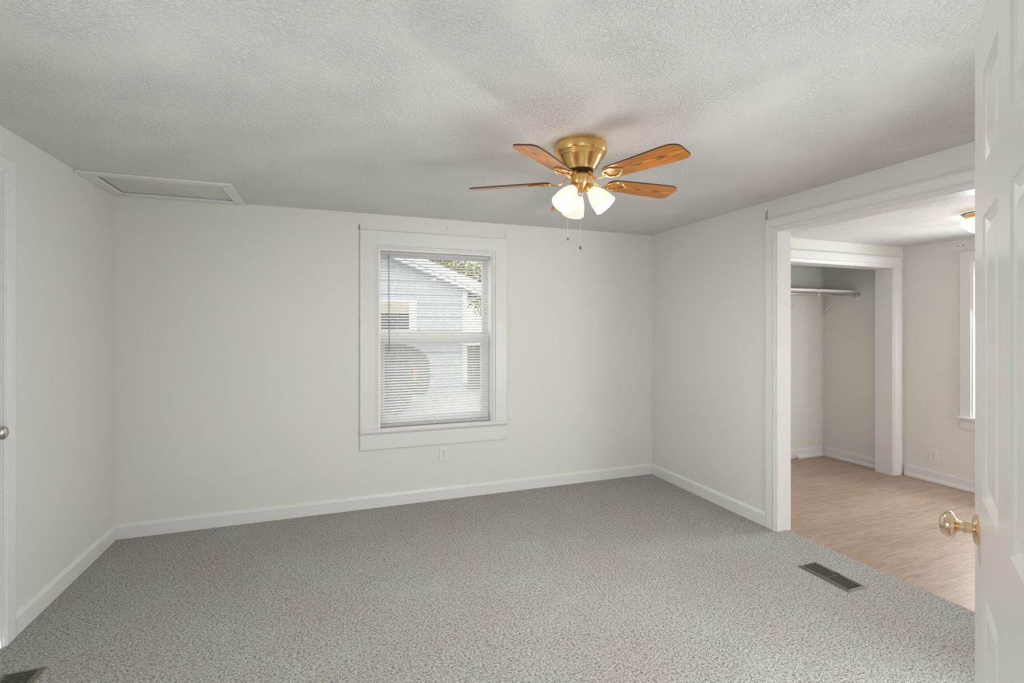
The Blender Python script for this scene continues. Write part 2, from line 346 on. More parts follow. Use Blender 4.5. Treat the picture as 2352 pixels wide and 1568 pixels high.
# left doorway casing
t2 = casing_set('trim_2', 'white casing around the left doorway', (XL, 0, 0), (1, 0, 0), (0, 1, 0), LY0 + .012, LY1 - .012, LZ - .012, z0=-.004, prof=[(a * .86, b) for a, b in CAS_R])
bm = BM(); box(bm, (XL - .12, LY1 - .018, -.005), (XL + .004, LY1, LZ)); box(bm, (XL - .12, LY0, -.005), (XL + .004, LY0 + .018, LZ)); box(bm, (XL - .12, LY0 + .018, LZ - .018), (XL + .004, LY1 - .018, LZ)); obj('jamb', bm, M['trim'], t2)
# closet casing
wide = [(a * 1.13, b) for a, b in CAS_R]
t3 = casing_set('trim_3', 'white casing around the closet opening', (0, Y2, 0), (0, -1, 0), (1, 0, 0), CLX0 + .008, CLX1 - .004, CLZ - .012, prof=wide, z0=-.009, sides=(1, 1))
bm = BM(); box(bm, (CLX1 - .018, Y2 - .004, -.009), (CLX1, Y2 + CW + .012, CLZ)); box(bm, (CLX0, Y2 - .004, -.009), (CLX0 + .018, Y2 + CW + .012, CLZ)); box(bm, (CLX0 + .018, Y2 - .004, CLZ - .018), (CLX1 - .018, Y2 + CW + .012, CLZ)); obj('jamb', bm, M['trim'], t3)
# baseboards
BB = [(0, 0), (0, .016), (.078, .016), (.096, .006), (.098, .003), (.098, 0)]
def base(name, p0, p1, out, prof, label=None, z=0): 
    bm = BM(); sweep(bm, prof, (p0[0], p0[1], z), (p1[0], p1[1], z), (*out, 0), (0, 0, 1)); return struct(name, bm, M['trim'], label)
base('baseboard_back', (XL, YB), (XR, YB), (0, -1), BB, 'white baseboard with bevelled top along the back wall')
base('baseboard_left', (XL, LY1 + .064), (XL, YB - .016), (1, 0), BB, 'white baseboard along the left wall')
base('baseboard_right', (XR, OY1 + .074), (XR, YB - .016), (-1, 0), BB, 'white baseboard along the right wall')
BB2 = [(0, 0), (0, .022), (.018, .020), (.032, .013), (.036, .012), (.070, .012), (.074, .009), (.078, .012), (.092, .010), (.097, .006), (.104, .006), (.106, 0)]
base('baseboard_side_room', (X2, -1.1), (X2, Y2 - .022), (-1, 0), BB2, 'moulded white baseboard in the side room', -.009)
base('baseboard_closet_right', (5.0, Y2 + CW + .013), (5.0, 3.80), (-1, 0), BB2, 'moulded white baseboard on the closet right wall', -.009)
base('baseboard_closet_back', (4.60, 3.80), (4.978, 3.80), (0, -1), BB2, 'moulded white baseboard on the closet back wall', -.009)
base('baseboard_closet_back_short', (XR + WT, 3.80), (4.60, 3.80), (0, -1), [(a + (.016 if a < .02 else 0), b if b < .013 else .012) for a, b in BB2], 'raised piece of white baseboard in the closet', -.009)

# ------------------------------------------------------------------ window 1
w1 = sempty('window_1', 'white-cased double-hung window in the back wall')
FL = [(0, 0), (0, .006), (.006, .013), (.012, .013), (.016, .007), (.022, .007), (.026, .012), (.030, .019), (.128, .019), (.132, .016), (.132, 0)]
def wprof(wd): return [(a if a < .1 else a - .132 + wd, b) for a, b in FL]
cz0 = 0.603
bm = BM(); sweep(bm, wprof(.138), (WX0, YB, cz0), (WX0, YB, WZ1), (0, -1, 0), (-1, 0, 0), 0, -1)
obj('side_casing', bm, M['trim'], w1)
bm = BM(); sweep(bm, wprof(.128), (WX1, YB, cz0), (WX1, YB, WZ1), (0, -1, 0), (1, 0, 0), 0, -1.078)
obj('side_casing', bm, M['trim'], w1)
bm = BM(); sweep(bm, wprof(.138), (WX0, YB, WZ1), (WX1, YB, WZ1), (0, -1, 0), (0, 0, 1), -1, -.928)
obj('head_casing', bm, M['trim'], w1)
bm = BM(); box(bm, (WX0 - .138, YB - .038, .577), (WX1 + .128, YB, .603)); box(bm, (WX0 + .0005, YB, .591), (WX1 - .0005, YB + .08, .603)); obj('stool', bm, M['trim'], w1, bevel=.003)
bm = BM(); sweep(bm, [(0, 0), (0, .018), (.110, .018), (.114, .022), (.120, .026), (.129, .030), (.129, 0)], (WX0 - .136, YB, .448), (WX1 + .126, YB, .448), (0, -1, 0), (0, 0, 1)); obj('apron', bm, M['trim'], w1)
# jamb liner
bm = BM()
box(bm, (WX0, YB + .002, .603), (WX0 + .012, YB + .17, WZ1)); box(bm, (WX1 - .008, YB + .002, .603), (WX1, YB + .17, WZ1)); box(bm, (WX0 + .012, YB + .002, WZ1 - .010), (WX1 - .008, YB + .17, WZ1)); obj('jamb_liner', bm, M['vinyl'], w1)
def sash(name, parent, x0, x1, z0, z1, gx0, gx1, gz0, gz1, y, th=.03, mu=False):
    bm = BM(); box(bm, (x0, y, z0), (gx0, y + th, z1)); box(bm, (gx1, y, z0), (x1, y + th, z1)); box(bm, (gx0, y, z0), (gx1, y + th, gz0)); box(bm, (gx0, y, gz1), (gx1, y + th, z1))
    s = obj(name, bm, M['vinyl'], parent, bevel=.002)
    bm = BM(); box(bm, (gx0, y + th / 2 - .002, gz0), (gx1, y + th / 2 + .002, gz1)); obj('pane', bm, M['pane'], s)
    return s
sash('upper_sash', w1, WX0 + .012, WX1 - .008, 1.268, WZ1 - .010, .336, 1.176, 1.335, 1.945, YB + .125)
sash('lower_sash', w1, WX0 + .012, WX1 - .008, .604, 1.325, .362, 1.152, .672, 1.243, YB + .088)

# ------------------------------------------------------------------ mini blind
BX0, BX1, BY = WX0 + .013, WX1 - .021, YB + .034
bl = thing('window_blind', 'white horizontal mini blind hanging lowered in the window', 'blind', (0, 0, 0))
bm = BM(); box(bm, (BX0, BY - .013, 1.944), (BX1, BY + .013, 1.973)); obj('headrail', bm, M['rail'], bl, bevel=.002)
ns = 60; zt, zb = 1.930, 0.642; slat_me = None
sw, tilt = 0.0255, R(33)
for i in range(ns):
    z = zt - (zt - zb) * i / (ns - 1)
    if slat_me is None:
        bm = BM(); k = 6; rows = []
        for j in range(k + 1):
            u = -sw/2 + sw * j / k; cr = 0.0022 * (1 - (2*u/sw)**2)
            yy = u * math.cos(tilt) - cr * math.sin(tilt); zz = u * math.sin(tilt) + cr * math.cos(tilt)
            rows.append([[bm.verts.new((x, yy, zz + e)) for x in (BX0, BX1)] for e in (0, -.0003)])
        for j in range(k):
            a, b = rows[j], rows[j+1]
            bm.faces.new((a[0][0], a[0][1], b[0][1], b[0][0])); bm.faces.new((a[1][0], b[1][0], b[1][1], a[1][1]))
            bm.faces.new((a[0][0], b[0][0], b[1][0], a[1][0])); bm.faces.new((a[0][1], a[1][1], b[1][1], b[0][1]))
        for e in (0, k): a = rows[e]; bm.faces.new((a[0][0], a[1][0], a[1][1], a[0][1]))
        s = obj('slat', bm, M['slat'], bl, smooth=True, loc=(0, BY, z)); slat_me = s
    else:
        s = slat_me.copy(); C.objects.link(s); s.parent = bl; s.location = (0, BY, z)
bm = BM(); box(bm, (BX0, BY - .012, .607), (BX1, BY + .012, .627)); obj('bottom_rail', bm, M['rail'], bl, bevel=.003)
for x in (.455, .748, 1.065):
    bm = BM()
    for dy in (-.0125, .0125): tube(bm, [(x, BY + dy, 1.944), (x, BY + dy, .627)], .0006, 5)
    obj('ladder_cord', bm, M['slat'], bl)
    bm = BM(); lathe(bm, [(.009, 0), (.009, .003), (.006, .006)], 14, Matrix.Translation((x, BY - .012, .620)) @ Matrix.Rotation(R(90), 4, 'X')); obj('cord_button', bm, M['slat'], bl)
bm = BM(); tube(bm, [(.386, BY - .022, 1.942), (.387, BY - .024, 1.6), (.389, BY - .026, 1.19)], .0032, 8)
tube(bm, [(.386, BY - .012, 1.952), (.386, BY - .022, 1.944)], .002, 6); obj('tilt_wand', bm, M['wand'], bl, smooth=True)

# ------------------------------------------------------------------ window 2 (side room)
w2 = sempty('window_2', 'white-cased window in the side room right wall')
fl2 = [(0, 0), (0, .010), (.012, .010), (.014, .020), (.088, .020), (.090, 0)]
bm = BM(); sweep(bm, fl2, (X2, SY1, SZ0), (X2, SY1, SZ1), (-1, 0, 0), (0, 1, 0), 0, -1); obj('side_casing', bm, M['trim'], w2)
bm = BM(); sweep(bm, fl2, (X2, SY0, SZ0), (X2, SY0, SZ1), (-1, 0, 0), (0, -1, 0), 0, -1); obj('side_casing', bm, M['trim'], w2)
bm = BM(); sweep(bm, fl2, (X2, SY0, SZ1), (X2, SY1, SZ1), (-1, 0, 0), (0, 0, 1), -1, -1); obj('head_casing', bm, M['trim'], w2)
bm = BM(); box(bm, (X2 - .045, SY0 - .105, .598), (X2, SY1 + .105, .620)); obj('stool', bm, M['trim'], w2, bevel=.003)
bm = BM(); sweep(bm, [(0, 0), (0, .012), (.018, .018), (.024, .018), (.024, .012), (.060, .012), (.090, .024), (.090, 0)], (X2, SY0 - .088, .508), (X2, SY1 + .088, .508), (-1, 0, 0), (0, 0, 1)); obj('apron', bm, M['trim'], w2)
bm = BM()
for a, b in (((X2 + .07, SY0, SZ0), (X2 + .10, SY0 + .04, SZ1)), ((X2 + .07, SY1 - .04, SZ0), (X2 + .10, SY1, SZ1)), ((X2 + .07, SY0 + .04, SZ0), (X2 + .10, SY1 - .04, SZ0 + .05)), ((X2 + .07, SY0 + .04, SZ1 - .04), (X2 + .10, SY1 - .04, SZ1)), ((X2 + .07, SY0 + .04, 1.25), (X2 + .10, SY1 - .04, 1.30))): box(bm, a, b)
obj('sash', bm, M['vinyl'], w2)
bm = BM(); box(bm, (X2 + .083, SY0 + .04, SZ0 + .05), (X2 + .087, SY1 - .04, 1.25)); box(bm, (X2 + .083, SY0 + .04, 1.30), (X2 + .087, SY1 - .04, SZ1 - .04)); obj('pane', bm, M['pane'], w2)

# ------------------------------------------------------------------ six panel doors
def panel_door_bm(W, Hh, T, us, zs, z0=0.012):
    """local: x = width from free edge, y = thickness (face at 0, back at -T), z up"""
    bm = BM(); xs = [0] + us + [W]; zz = [z0] + zs + [Hh]
    for side in (0, 1):
        Y = lambda d: (-d if side == 0 else -T + d)
        def rect(x0, x1, a0, a1, d): return [bm.verts.new((x, Y(d), z)) for x, z in ((x0, a0), (x1, a0), (x1, a1), (x0, a1))]
        for i in range(len(xs) - 1):
            for j in range(len(zz) - 1):
                x0, x1, a0, a1 = xs[i], xs[i+1], zz[j], zz[j+1]
                if i % 2 == 1 and j % 2 == 1:
                    prev = rect(x0, x1, a0, a1, 0)
                    for ins, d in ((.004, .004), (.014, .010), (.022, .010), (.046, .002)):
                        cur = rect(x0 + ins, x1 - ins, a0 + ins, a1 - ins, d)
                        for k in range(4): q = (k + 1) % 4; bm.faces.new((prev[k], prev[q], cur[q], cur[k]))
                        prev = cur
                    bm.faces.new(prev)
                else: bm.faces.new(rect(x0, x1, a0, a1, 0))
    v = {}
    def P(x, y, z): return bm.verts.new((x, y, z))
    for a, b in (((0, z0), (0, Hh)), ((0, Hh), (W, Hh)), ((W, Hh), (W, z0)), ((W, z0), (0, z0))):
        bm.faces.new((P(a[0], 0, a[1]), P(b[0], 0, b[1]), P(b[0], -T, b[1]), P(a[0], -T, a[1])))
    bmesh.ops.remove_doubles(bm, verts=bm.verts, dist=1e-5)
    return bm
def knob_parts(parent, mtx, m, big=1.0):
    """knob axis along local +z of mtx, base at z=0"""
    bm = BM(); lathe(bm, [(.033, 0), (.033, .003), (.030, .006), (.024, .008), (.013, .010)], 32, mtx); obj('rose', bm, m, parent, smooth=True)
    bm = BM(); lathe(bm, [(.0125, .008), (.0125, .020), (.0145, .021), (.0145, .023), (.011, .024), (.0115, .030), (.016, .036)], 28, mtx); obj('shank', bm, m, parent, smooth=True)
    bm = BM(); lathe(bm, [(.015, .0355), (.022, .037), (.0275, .0405), (.0295, .0445), (.0295, .048), (.028, .053), (.024, .058), (.017, .062), (.009, .064), (.002, .0645)], 36, mtx); obj('knob_head', bm, m, parent, smooth=True)
d1 = sempty('door_1', 'open white six-panel door at the right edge of the photo', (1.365, .674, 0))
d1.rotation_euler = (0, 0, math.atan2(-.5212, -.8534))
# local +x runs free edge -> hinge; room-side face normal (-.5212,.8534) must be local... x=( -.853,-.521) -> y=( .521,-.853): flip
bm = panel_door_bm(.762, 2.030, .035, [.125, .325, .440, .640], [.24, .845, 1.022, 1.608, 1.712, 1.905])
# mirror so that the face at y=0 looks along -y local
for v_ in bm.verts: v_.co.y = -v_.co.y
obj('door_leaf', bm, M['door'], d1)
kx = .056
knob1 = bpy.data.objects.new('door_knob', None); C.objects.link(knob1); knob1.parent = d1; knob1.location = (kx, 0, .938); knob1['label'] = 'polished brass door knob'
knob_parts(knob1, Matrix.Rotation(R(90), 4, 'X'), M['pbrass'])
knob1b = bpy.data.objects.new('door_knob', None); C.objects.link(knob1b); knob1b.parent = d1; knob1b.location = (kx, .035, .938)
knob_parts(knob1b, Matrix.Rotation(R(-90), 4, 'X'), M['pbrass'])
for z in (.25, 1.02, 1.80):
    bm = BM(); lathe(bm, [(.006, 0), (.006, .09)], 10, Matrix.Translation((.768, -.004, z - .045))); obj('hinge', bm, M['pbrass'], d1, smooth=True)

d2 = sempty('door_2', 'white door in the left wall', (XL - .012, LY1 - .021, 0)); d2.rotation_euler = (0, 0, R(-90))
bm = panel_door_bm(.730, 2.030, .035, [.11, .31, .42, .62], [.24, .845, 1.022, 1.608, 1.712, 1.905])
for v_ in bm.verts: v_.co.y = -v_.co.y
for v_ in bm.verts: v_.co.y = -v_.co.y
obj('door_leaf', bm, M['door'], d2)
knob2 = bpy.data.objects.new('door_knob', None); C.objects.link(knob2); knob2.parent = d2; knob2.location = (.052, 0, .935); knob2['label'] = 'satin nickel door knob'
knob_parts(knob2, Matrix.Rotation(R(-90), 4, 'X'), M['nickel'])

# ------------------------------------------------------------------ attic hatch
ht = thing('attic_hatch', 'white framed attic access panel in the ceiling by the back left corner', 'attic hatch', (0, 0, H))
def hbox(a, b, c, d, z0, z1): return (a, b, z0), (c, d, z1)
for nm, (a, b, c, d) in (('frame_board', (XL + .001, 3.328, -.594, 3.392)), ('frame_board', (XL + .001, 3.392, -1.292, YB - .001)), ('frame_board', (-.660, 3.392, -.594, YB - .001)), ('frame_board', (-1.292, 3.780, -.660, YB - .001))):
    bm = BM(); box(bm, (a, b, -.013), (c, d, -.0005)); obj(nm, bm, M['trim'], ht, bevel=.002)
bm = BM(); box(bm, (-1.283, 3.385, .001), (-.65, 3.768, .012)); obj('panel', bm, M['ceil'], ht)

# ------------------------------------------------------------------ ceiling fan
FX, FY = 1.0915, 2.0504
fan = thing('ceiling_fan', 'brass flush-mount ceiling fan with oak blades and lit glass shades', 'ceiling fan', (FX, FY, H))
bm = BM(); lathe(bm, [(.119, 0), (.119, -.007), (.1235, -.012), (.1245, -.022), (.1245, -.044), (.120, -.052), (.116, -.054), (.1165, -.058), (.113, -.061), (.1125, -.065), (.109, -.068), (.104, -.073), (.088, -.103), (.071, -.128), (.062, -.128)], 64); obj('motor_housing', bm, M['brass'], fan, smooth=True)
bm = BM(); lathe(bm, [(.060, -.126), (.060, -.136), (.052, -.138), (.052, -.146), (.042, -.148)], 48); obj('motor_hub', bm, M['dark'], fan, smooth=True)
bm = BM(); lathe(bm, [(.036, -.145), (.0445, -.147), (.0455, -.150), (.0455, -.188), (.044, -.191), (.040, -.199), (.030, -.210), (.020, -.218), (.014, -.222), (.010, -.224)], 48); obj('switch_housing', bm, M['brass'], fan, smooth=True)
bm = BM(); lathe(bm, [(.010, -.222), (.013, -.226), (.013, -.240), (.009, -.246), (.004, -.248)], 20); obj('pull_switch', bm, M['chrome'], fan, smooth=True)
BZ = -.176
def blade_bm():
    bm = BM(); r0, r1, nn = .148, .543, 40; T = .006
    def half(t):   # asymmetric outline: widths either side
        x = r0 + (r1 - r0) * t
        w_ = .047 + .016 * min(1, t * 1.25)
        e0 = .030; e1 = .034
        def rnd_(d, e): return math.sqrt(max(0, 1 - (1 - d / e)**2)) if d < e else 1
        f0 = .35 + .65 * rnd_(x - r0, .045) if x - r0 < .045 else 1
        d = r1 - x; fa = (1 - .42 * (1 - rnd_(d, .040))) if d < .040 else 1; fb = (1 - .60 * (1 - rnd_(d, .055))) if d < .055 else 1
        return x, w_ * f0 * fa, w_ * f0 * fb
    ts = sorted(set([i / nn for i in range(nn + 1)] + [1 - k * .008 for k in range(12)] + [k * .012 for k in range(8)]))
    U = []; D = []
    for t in ts:
        x, a, b = half(t)
        U.append((bm.verts.new((x, a, T/2)), bm.verts.new((x, -b, T/2)))); D.append((bm.verts.new((x, a, -T/2)), bm.verts.new((x, -b, -T/2))))
    for i in range(len(ts) - 1):
        bm.faces.new((U[i][0], U[i][1], U[i+1][1], U[i+1][0])); bm.faces.new((D[i][0], D[i+1][0], D[i+1][1], D[i][1]))
        for s in (0, 1):
            f = bm.faces.new((U[i][s], U[i+1][s], D[i+1][s], D[i][s])); f.material_index = 1
    for i in (0, -1): f = bm.faces.new((U[i][0], U[i][1], D[i][1], D[i][0])); f.material_index = 1
    return bm
def iron_bm():
    bm = BM()
    # S curved arm
    pts = [(.050, 0, -.140), (.062, 0, -.150), (.074, 0, -.168), (.090, 0, -.184), (.108, 0, -.190), (.128, 0, -.188), (.146, 0, -.184)]
    tube(bm, pts, [.010, .008, .006, .006, .006, .007, .008], 10, .55)
    return bm
def loop_bm():
    bm = BM(); pts = []
    for x, y in ((.142, 0), (.160, .026), (.185, .036), (.210, .031), (.246, .002), (.248, -.002), (.210, -.031), (.185, -.036), (.160, -.026)): pts.append((x, y, -.0065))
    # subdivide loop smoothly
    P = [Vector(p) for p in pts]; n = len(P); out = []
    for i in range(n):
        p0, p1, p2, p3 = P[i-1], P[i], P[(i+1) % n], P[(i+2) % n]
        for t in (0, .25, .5, .75):
            out.append(.5 * ((2*p1) + (-p0+p2)*t + (2*p0-5*p1+4*p2-p3)*t*t + (-p0+3*p1-3*p2+p3)*t**3))
    tube(bm, out, .0055, 8, .6, closed=True)
    box(bm, (.140, -.012, -.0095), (.160, .012, -.003))
    return bm
blade_me = iron_me = loop_me = screw_me = None
PITCH = R(-12)
for k in range(5):
    ang = R(2 + 72 * k)
    rot = Matrix.Rotation(ang, 4, 'Z'); pitch = Matrix.Translation((0, 0, BZ)) @ Matrix.Rotation(PITCH, 4, 'X')
    if blade_me is None:
        bo = obj('blade', blade_bm(), [M['oak'], M['edge']], fan); io = obj('blade_iron', iron_bm(), M['brass'], fan, smooth=True); lo = obj('iron_loop', loop_bm(), M['brass'], io, smooth=True)
        so = []
        for sx, sy in ((.152, 0), (.185, .036), (.185, -.036)):
            bm = BM(); lathe(bm, [(.004, 0), (.004, .002), (.002, .0035)], 10, Matrix.Rotation(R(180), 4, 'X')); so.append(obj('screw', bm, M['pbrass'], bo, smooth=True, loc=(sx, sy, -.0085)))
        blade_me, iron_me, loop_me, screw_me = bo, io, lo, so
    else:
        bo = blade_me.copy(); io = iron_me.copy(); lo = loop_me.copy(); so = [q.copy() for q in screw_me]
        for q in (bo, io, lo, *so): C.objects.link(q)
        bo.parent = fan; io.parent = fan; lo.parent = io
        for q in so: q.parent = bo
    bo.matrix_local = rot @ pitch; io.matrix_local = rot; lo.matrix_local = pitch
# light kit
for k, a in enumerate((200, 320, 80)):
    ar = bpy.data.objects.new('lamp_arm', None)
    ang = R(a); dirv = Vector((math.cos(ang) * math.sin(R(40)), math.sin(ang) * math.sin(R(40)), -math.cos(R(40))))
    base_p = Vector((math.cos(ang) * .020, math.sin(ang) * .020, -.184))
    q = dirv.to_track_quat('Z', 'Y').to_matrix().to_4x4(); mt = Matrix.Translation(base_p) @ q
    bm = BM(); lathe(bm, [(.010, 0), (.010, .022), (.020, .026), (.023, .030), (.0235, .052), (.022, .054), (.019, .055)], 28, mt)
    for t3_ in range(3):
        an = 2 * math.pi * t3_ / 3; tube(bm, [mt @ Vector((.023 * math.cos(an), .023 * math.sin(an), .045)), mt @ Vector((.031 * math.cos(an), .031 * math.sin(an), .045))], .0022, 6)
    lc = obj('lamp_holder', bm, M['brass'], fan, smooth=True)
    bm = BM(); prof = [(.021, .046), (.024, .050), (.033, .066), (.0415, .086), (.048, .108), (.052, .130), (.0535, .146), (.056, .156)]
    inner = [(r - .0025, z) for r, z in reversed(prof)]
    lathe(bm, prof + inner, 40, mt, cap0=False, cap1=False); obj('glass_shade', bm, M['shade'], lc, smooth=True)
    bm = BM(); lathe(bm, [(.010, .055), (.012, .070), (.018, .088), (.020, .100), (.016, .112), (.008, .119), (.002, .121)], 20, mt); obj('bulb', bm, M['bulb'], lc, smooth=True)
    ld = bpy.data.lights.new('lamp_light', 'POINT'); ld.energy = FAN_W / 3 ; ld.color = (1, 0.965, 0.92); ld.shadow_soft_size = .024
    lo_ = bpy.data.objects.new('lamp_light', ld); C.objects.link(lo_); lo_.parent = fan; lo_.location = mt @ Vector((0, 0, .134))
# pull chains
def chain(x, y, z0, z1, name='pull_chain'):
    bm = BM(); nb = int((z0 - z1) / .0058)
    for i in range(nb):
        bmesh.ops.create_icosphere(bm, subdivisions=1, radius=.0017, matrix=Matrix.Translation((x, y, z0 - i * .0058)))
    tube(bm, [(x, y, z0), (x, y, z1)], .0006, 4)
    c_ = obj(name, bm, M['chrome'], fan, smooth=True)
    bm = BM(); lathe(bm, [(.0015, 0), (.003, -.004), (.0052, -.012), (.0058, -.020)], 14, Matrix.Translation((x, y, z1)), cap1=False); lathe(bm, [(.0058, -.020), (.005, -.025), (.002, -.027)], 14, Matrix.Translation((x, y, z1))); obj('pull_bob', bm, M['grey'], c_, smooth=True)
cr, sr = math.cos(YAW), math.sin(YAW)
chain(.0, -.0, -.236, -.472); chain(-.060 * cr - .004 * sr, .060 * sr - .004 * cr, -.19, -.430)

# ------------------------------------------------------------------ side-room ceiling light
cl = thing('ceiling_light', 'small brass ceiling light with lit ribbed glass bowl in the side room', 'ceiling light', (4.033, 1.938, H2))
bm = BM(); lathe(bm, [(.112, 0), (.114, -.006), (.108, -.012), (.095, -.014)], 40); obj('ceiling_plate', bm, M['nickel'], cl, smooth=True)
bm = BM(); lathe(bm, [(.097, -.012), (.098, -.030), (.094, -.034), (.080, -.035)], 40); obj('collar', bm, M['brass'], cl, smooth=True)
bm = BM(); lathe(bm, [(.094, -.036), (.108, -.042), (.111, -.054), (.106, -.074), (.094, -.096), (.075, -.116), (.052, -.130), (.028, -.138), (.006, -.142)], 96, rib=(.055, 32), cap0=False); obj('glass_bowl', bm, M['shade2'], cl, smooth=True)
bm = BM(); lathe(bm, [(.012, -.041), (.020, -.060), (.026, -.080), (.020, -.098), (.004, -.106)], 18); obj('bulb', bm, M['bulb'], cl, smooth=True)
ld = bpy.data.lights.new('bowl_light', 'POINT'); ld.energy = ROOM2_W; ld.color = (1, 0.88, 0.74); ld.shadow_soft_size = .012
lo_ = bpy.data.objects.new('bowl_light', ld); C.objects.link(lo_); lo_.parent = cl; lo_.location = (0, 0, -.122)

# ------------------------------------------------------------------ closet shelf, rod, brackets
sh = BM(); box(sh, (XR + WT + .001, 3.452, 1.737), (4.992, 3.799, 1.758)); tag(obj('closet_shelf', sh, M['white_enamel'], bevel=.002), 'white board shelf across the closet above the hanging rod', 'shelf')
bm = BM(); tube(bm, [(XR + WT + .001, 3.435, 1.706), (4.988, 3.435, 1.706)], .0145, 20); rd = obj('hanging_rod', bm, M['chrome'], smooth=True); tag(rd, 'round metal hanging rod under the closet shelf', 'rod')
bm = BM(); lathe(bm, [(.030, 0), (.030, .003), (.022, .006), (.022, .014), (.0155, .014)], 28, Matrix.Translation((4.9995, 3.435, 1.706)) @ Matrix.Rotation(R(-90), 4, 'Y')); obj('end_flange', bm, M['chrome'], rd, smooth=True)
def bracket(x, label):
    t = thing('shelf_bracket', label, 'bracket', (x, 3.7995, 1.737), group='white closet shelf brackets')
    bm = BM(); box(bm, (-.010, -.004, -.215), (.010, 0, -.001)); box(bm, (-.010, -.010, -.215), (-.007, -.004, -.001)); box(bm, (.007, -.010, -.215), (.010, -.004, -.001)); obj('upright', bm, M['white_enamel'], t)
    bm = BM(); box(bm, (-.008, -.345, -.005), (.008, -.004, -.001)); obj('arm', bm, M['white_enamel'], t)
    bm = BM(); tube(bm, [(0, -.006, -.205), (0, -.26, -.006)], .004, 8); obj('brace', bm, M['white_enamel'], t)
    bm = BM(); ps = []
    for i in range(13):
        an = R(95 + i * 17); ps.append((0, -.3645 + .0175 * math.cos(an), -.031 + .0175 * math.sin(an)))
    ps = [(0, -.345, -.004), (0, -.362, -.005)] + [(0, -.3645 - .019 * math.sin(R(i * 18)), -.031 + .019 * math.cos(R(i * 18))) for i in range(1, 12)]
    tube(bm, ps, .007, 8, .35); obj('rod_hook', bm, M['white_enamel'], t)
    for z in (-.015, -.2):
        bm = BM(); lathe(bm, [(.004, 0), (.004, .002), (.002, .003)], 10, Matrix.Translation((0, -.004, z)) @ Matrix.Rotation(R(90), 4, 'X')); obj('screw', bm, M['grey'], t)
    return t
bracket(4.968, 'white shelf bracket beside the closet right wall'); bracket(4.44, 'white shelf bracket farther left under the closet shelf')

# ------------------------------------------------------------------ floor registers
def register(name, label, loc, rot):
    t = thing('floor_register', label, 'vent', loc, rot, 'brown metal floor registers')
    Wd, Ln = .142, .300
    bm = BM()
    o_ = [(-Wd/2, -Ln/2), (Wd/2, -Ln/2), (Wd/2, Ln/2), (-Wd/2, Ln/2)]; i1 = [(x - math.copysign(.010, x), y - math.copysign(.010, y)) for x, y in o_]; i2 = [(x - math.copysign(.022, x), y - math.copysign(.020, y)) for x, y in o_]
    A = [bm.verts.new((x, y, .0005)) for x, y in o_]; B = [bm.verts.new((x, y, .007)) for x, y in i1]; D = [bm.verts.new((x, y, .007)) for x, y in i2]; E = [bm.verts.new((x, y, .0008)) for x, y in i2]
    for p, q in ((A, B), (B, D), (D, E)):
        for k in range(4): kk = (k + 1) % 4; bm.faces.new((p[k], p[kk], q[kk], q[k]))
    obj('frame', bm, M['reg'], t)
    bm = BM(); box(bm, (-Wd/2 + .02, -Ln/2 + .018, .0006), (Wd/2 - .02, Ln/2 - .018, .0012)); obj('duct_shade_plate', bm, M['black'], t)  # flat black plate stands in for the shade down the duct
    sl = None; L0 = Ln / 2 - .020; n = 19
    for i in range(1, n):
        y = -L0 + 2 * L0 * i / n
        if sl is None:
            bm = BM(); box(bm, (-Wd/2 + .0215, -.0022, -.0022), (Wd/2 - .0215, .0022, .0012)); sl = obj('louvre', bm, M['reg'], t, loc=(0, y, .0055)); s = sl
        else: s = sl.copy(); C.objects.link(s); s.parent = t; s.location = (0, y, .0055)
        if i == n // 2: s.scale = (1, 1.9, 1)
    bm = BM(); box(bm, (-.003, -.012, 0), (.003, .012, .004)); 
    obj('damper_lever', bm, M['reg'], t, loc=(Wd/2 - .016, 0, .007))
    return t
register('floor_register', 'brown metal floor register near the wood floor edge', (2.577, 1.915, 0), 0)
register('floor_register', 'brown metal floor register in the bottom left corner of the photo', (-1.174, 2.346, 0), 0)

# ------------------------------------------------------------------ outlets
def outlet(label, loc, rotz, roll=0):
    t = thing('wall_outlet', label, 'outlet', loc, rotz, 'white duplex wall outlets'); t.rotation_euler = (0, roll, rotz)
    bm = BM(); box(bm, (-.0375, -.005, -.057), (.0375, -.0003, .057)); obj('cover_plate', bm, M['plastic'], t, bevel=.002)
    for s in (1, -1):
        bm = BM(); lathe(bm, [(.0165, 0), (.0165, .002), (.0155, .0028)], 24, Matrix.Translation((0, -.005, s * .0195)) @ Matrix.Rotation(R(90), 4, 'X') @ Matrix.Diagonal((1, .86, 1, 1))); rc = obj('receptacle', bm, M['plastic'], t, smooth=True)
        bm = BM(); 
        for x in (-.0065, .0065): box(bm, (x - .0012, -.0082, s * .0195 + .001), (x + .0012, -.0078, s * .0195 + .0085))
        lathe(bm, [(.0026, 0), (.0026, .0004)], 12, Matrix.Translation((0, -.0078, s * .0195 - .006)) @ Matrix.Rotation(R(90), 4, 'X')); obj('slots', bm, M['black'], rc)
    bm = BM(); lathe(bm, [(.003, 0), (.0025, .001)], 10, Matrix.Translation((0, -.005, 0)) @ Matrix.Rotation(R(90), 4, 'X')); obj('screw', bm, M['grey'], t)
    return t
outlet('white wall outlet below the window on the back wall', (.815, YB, .364), 0, R(2.0))
outlet('white wall outlet on the side room wall above its baseboard', (X2, 2.793, .230), R(-90))

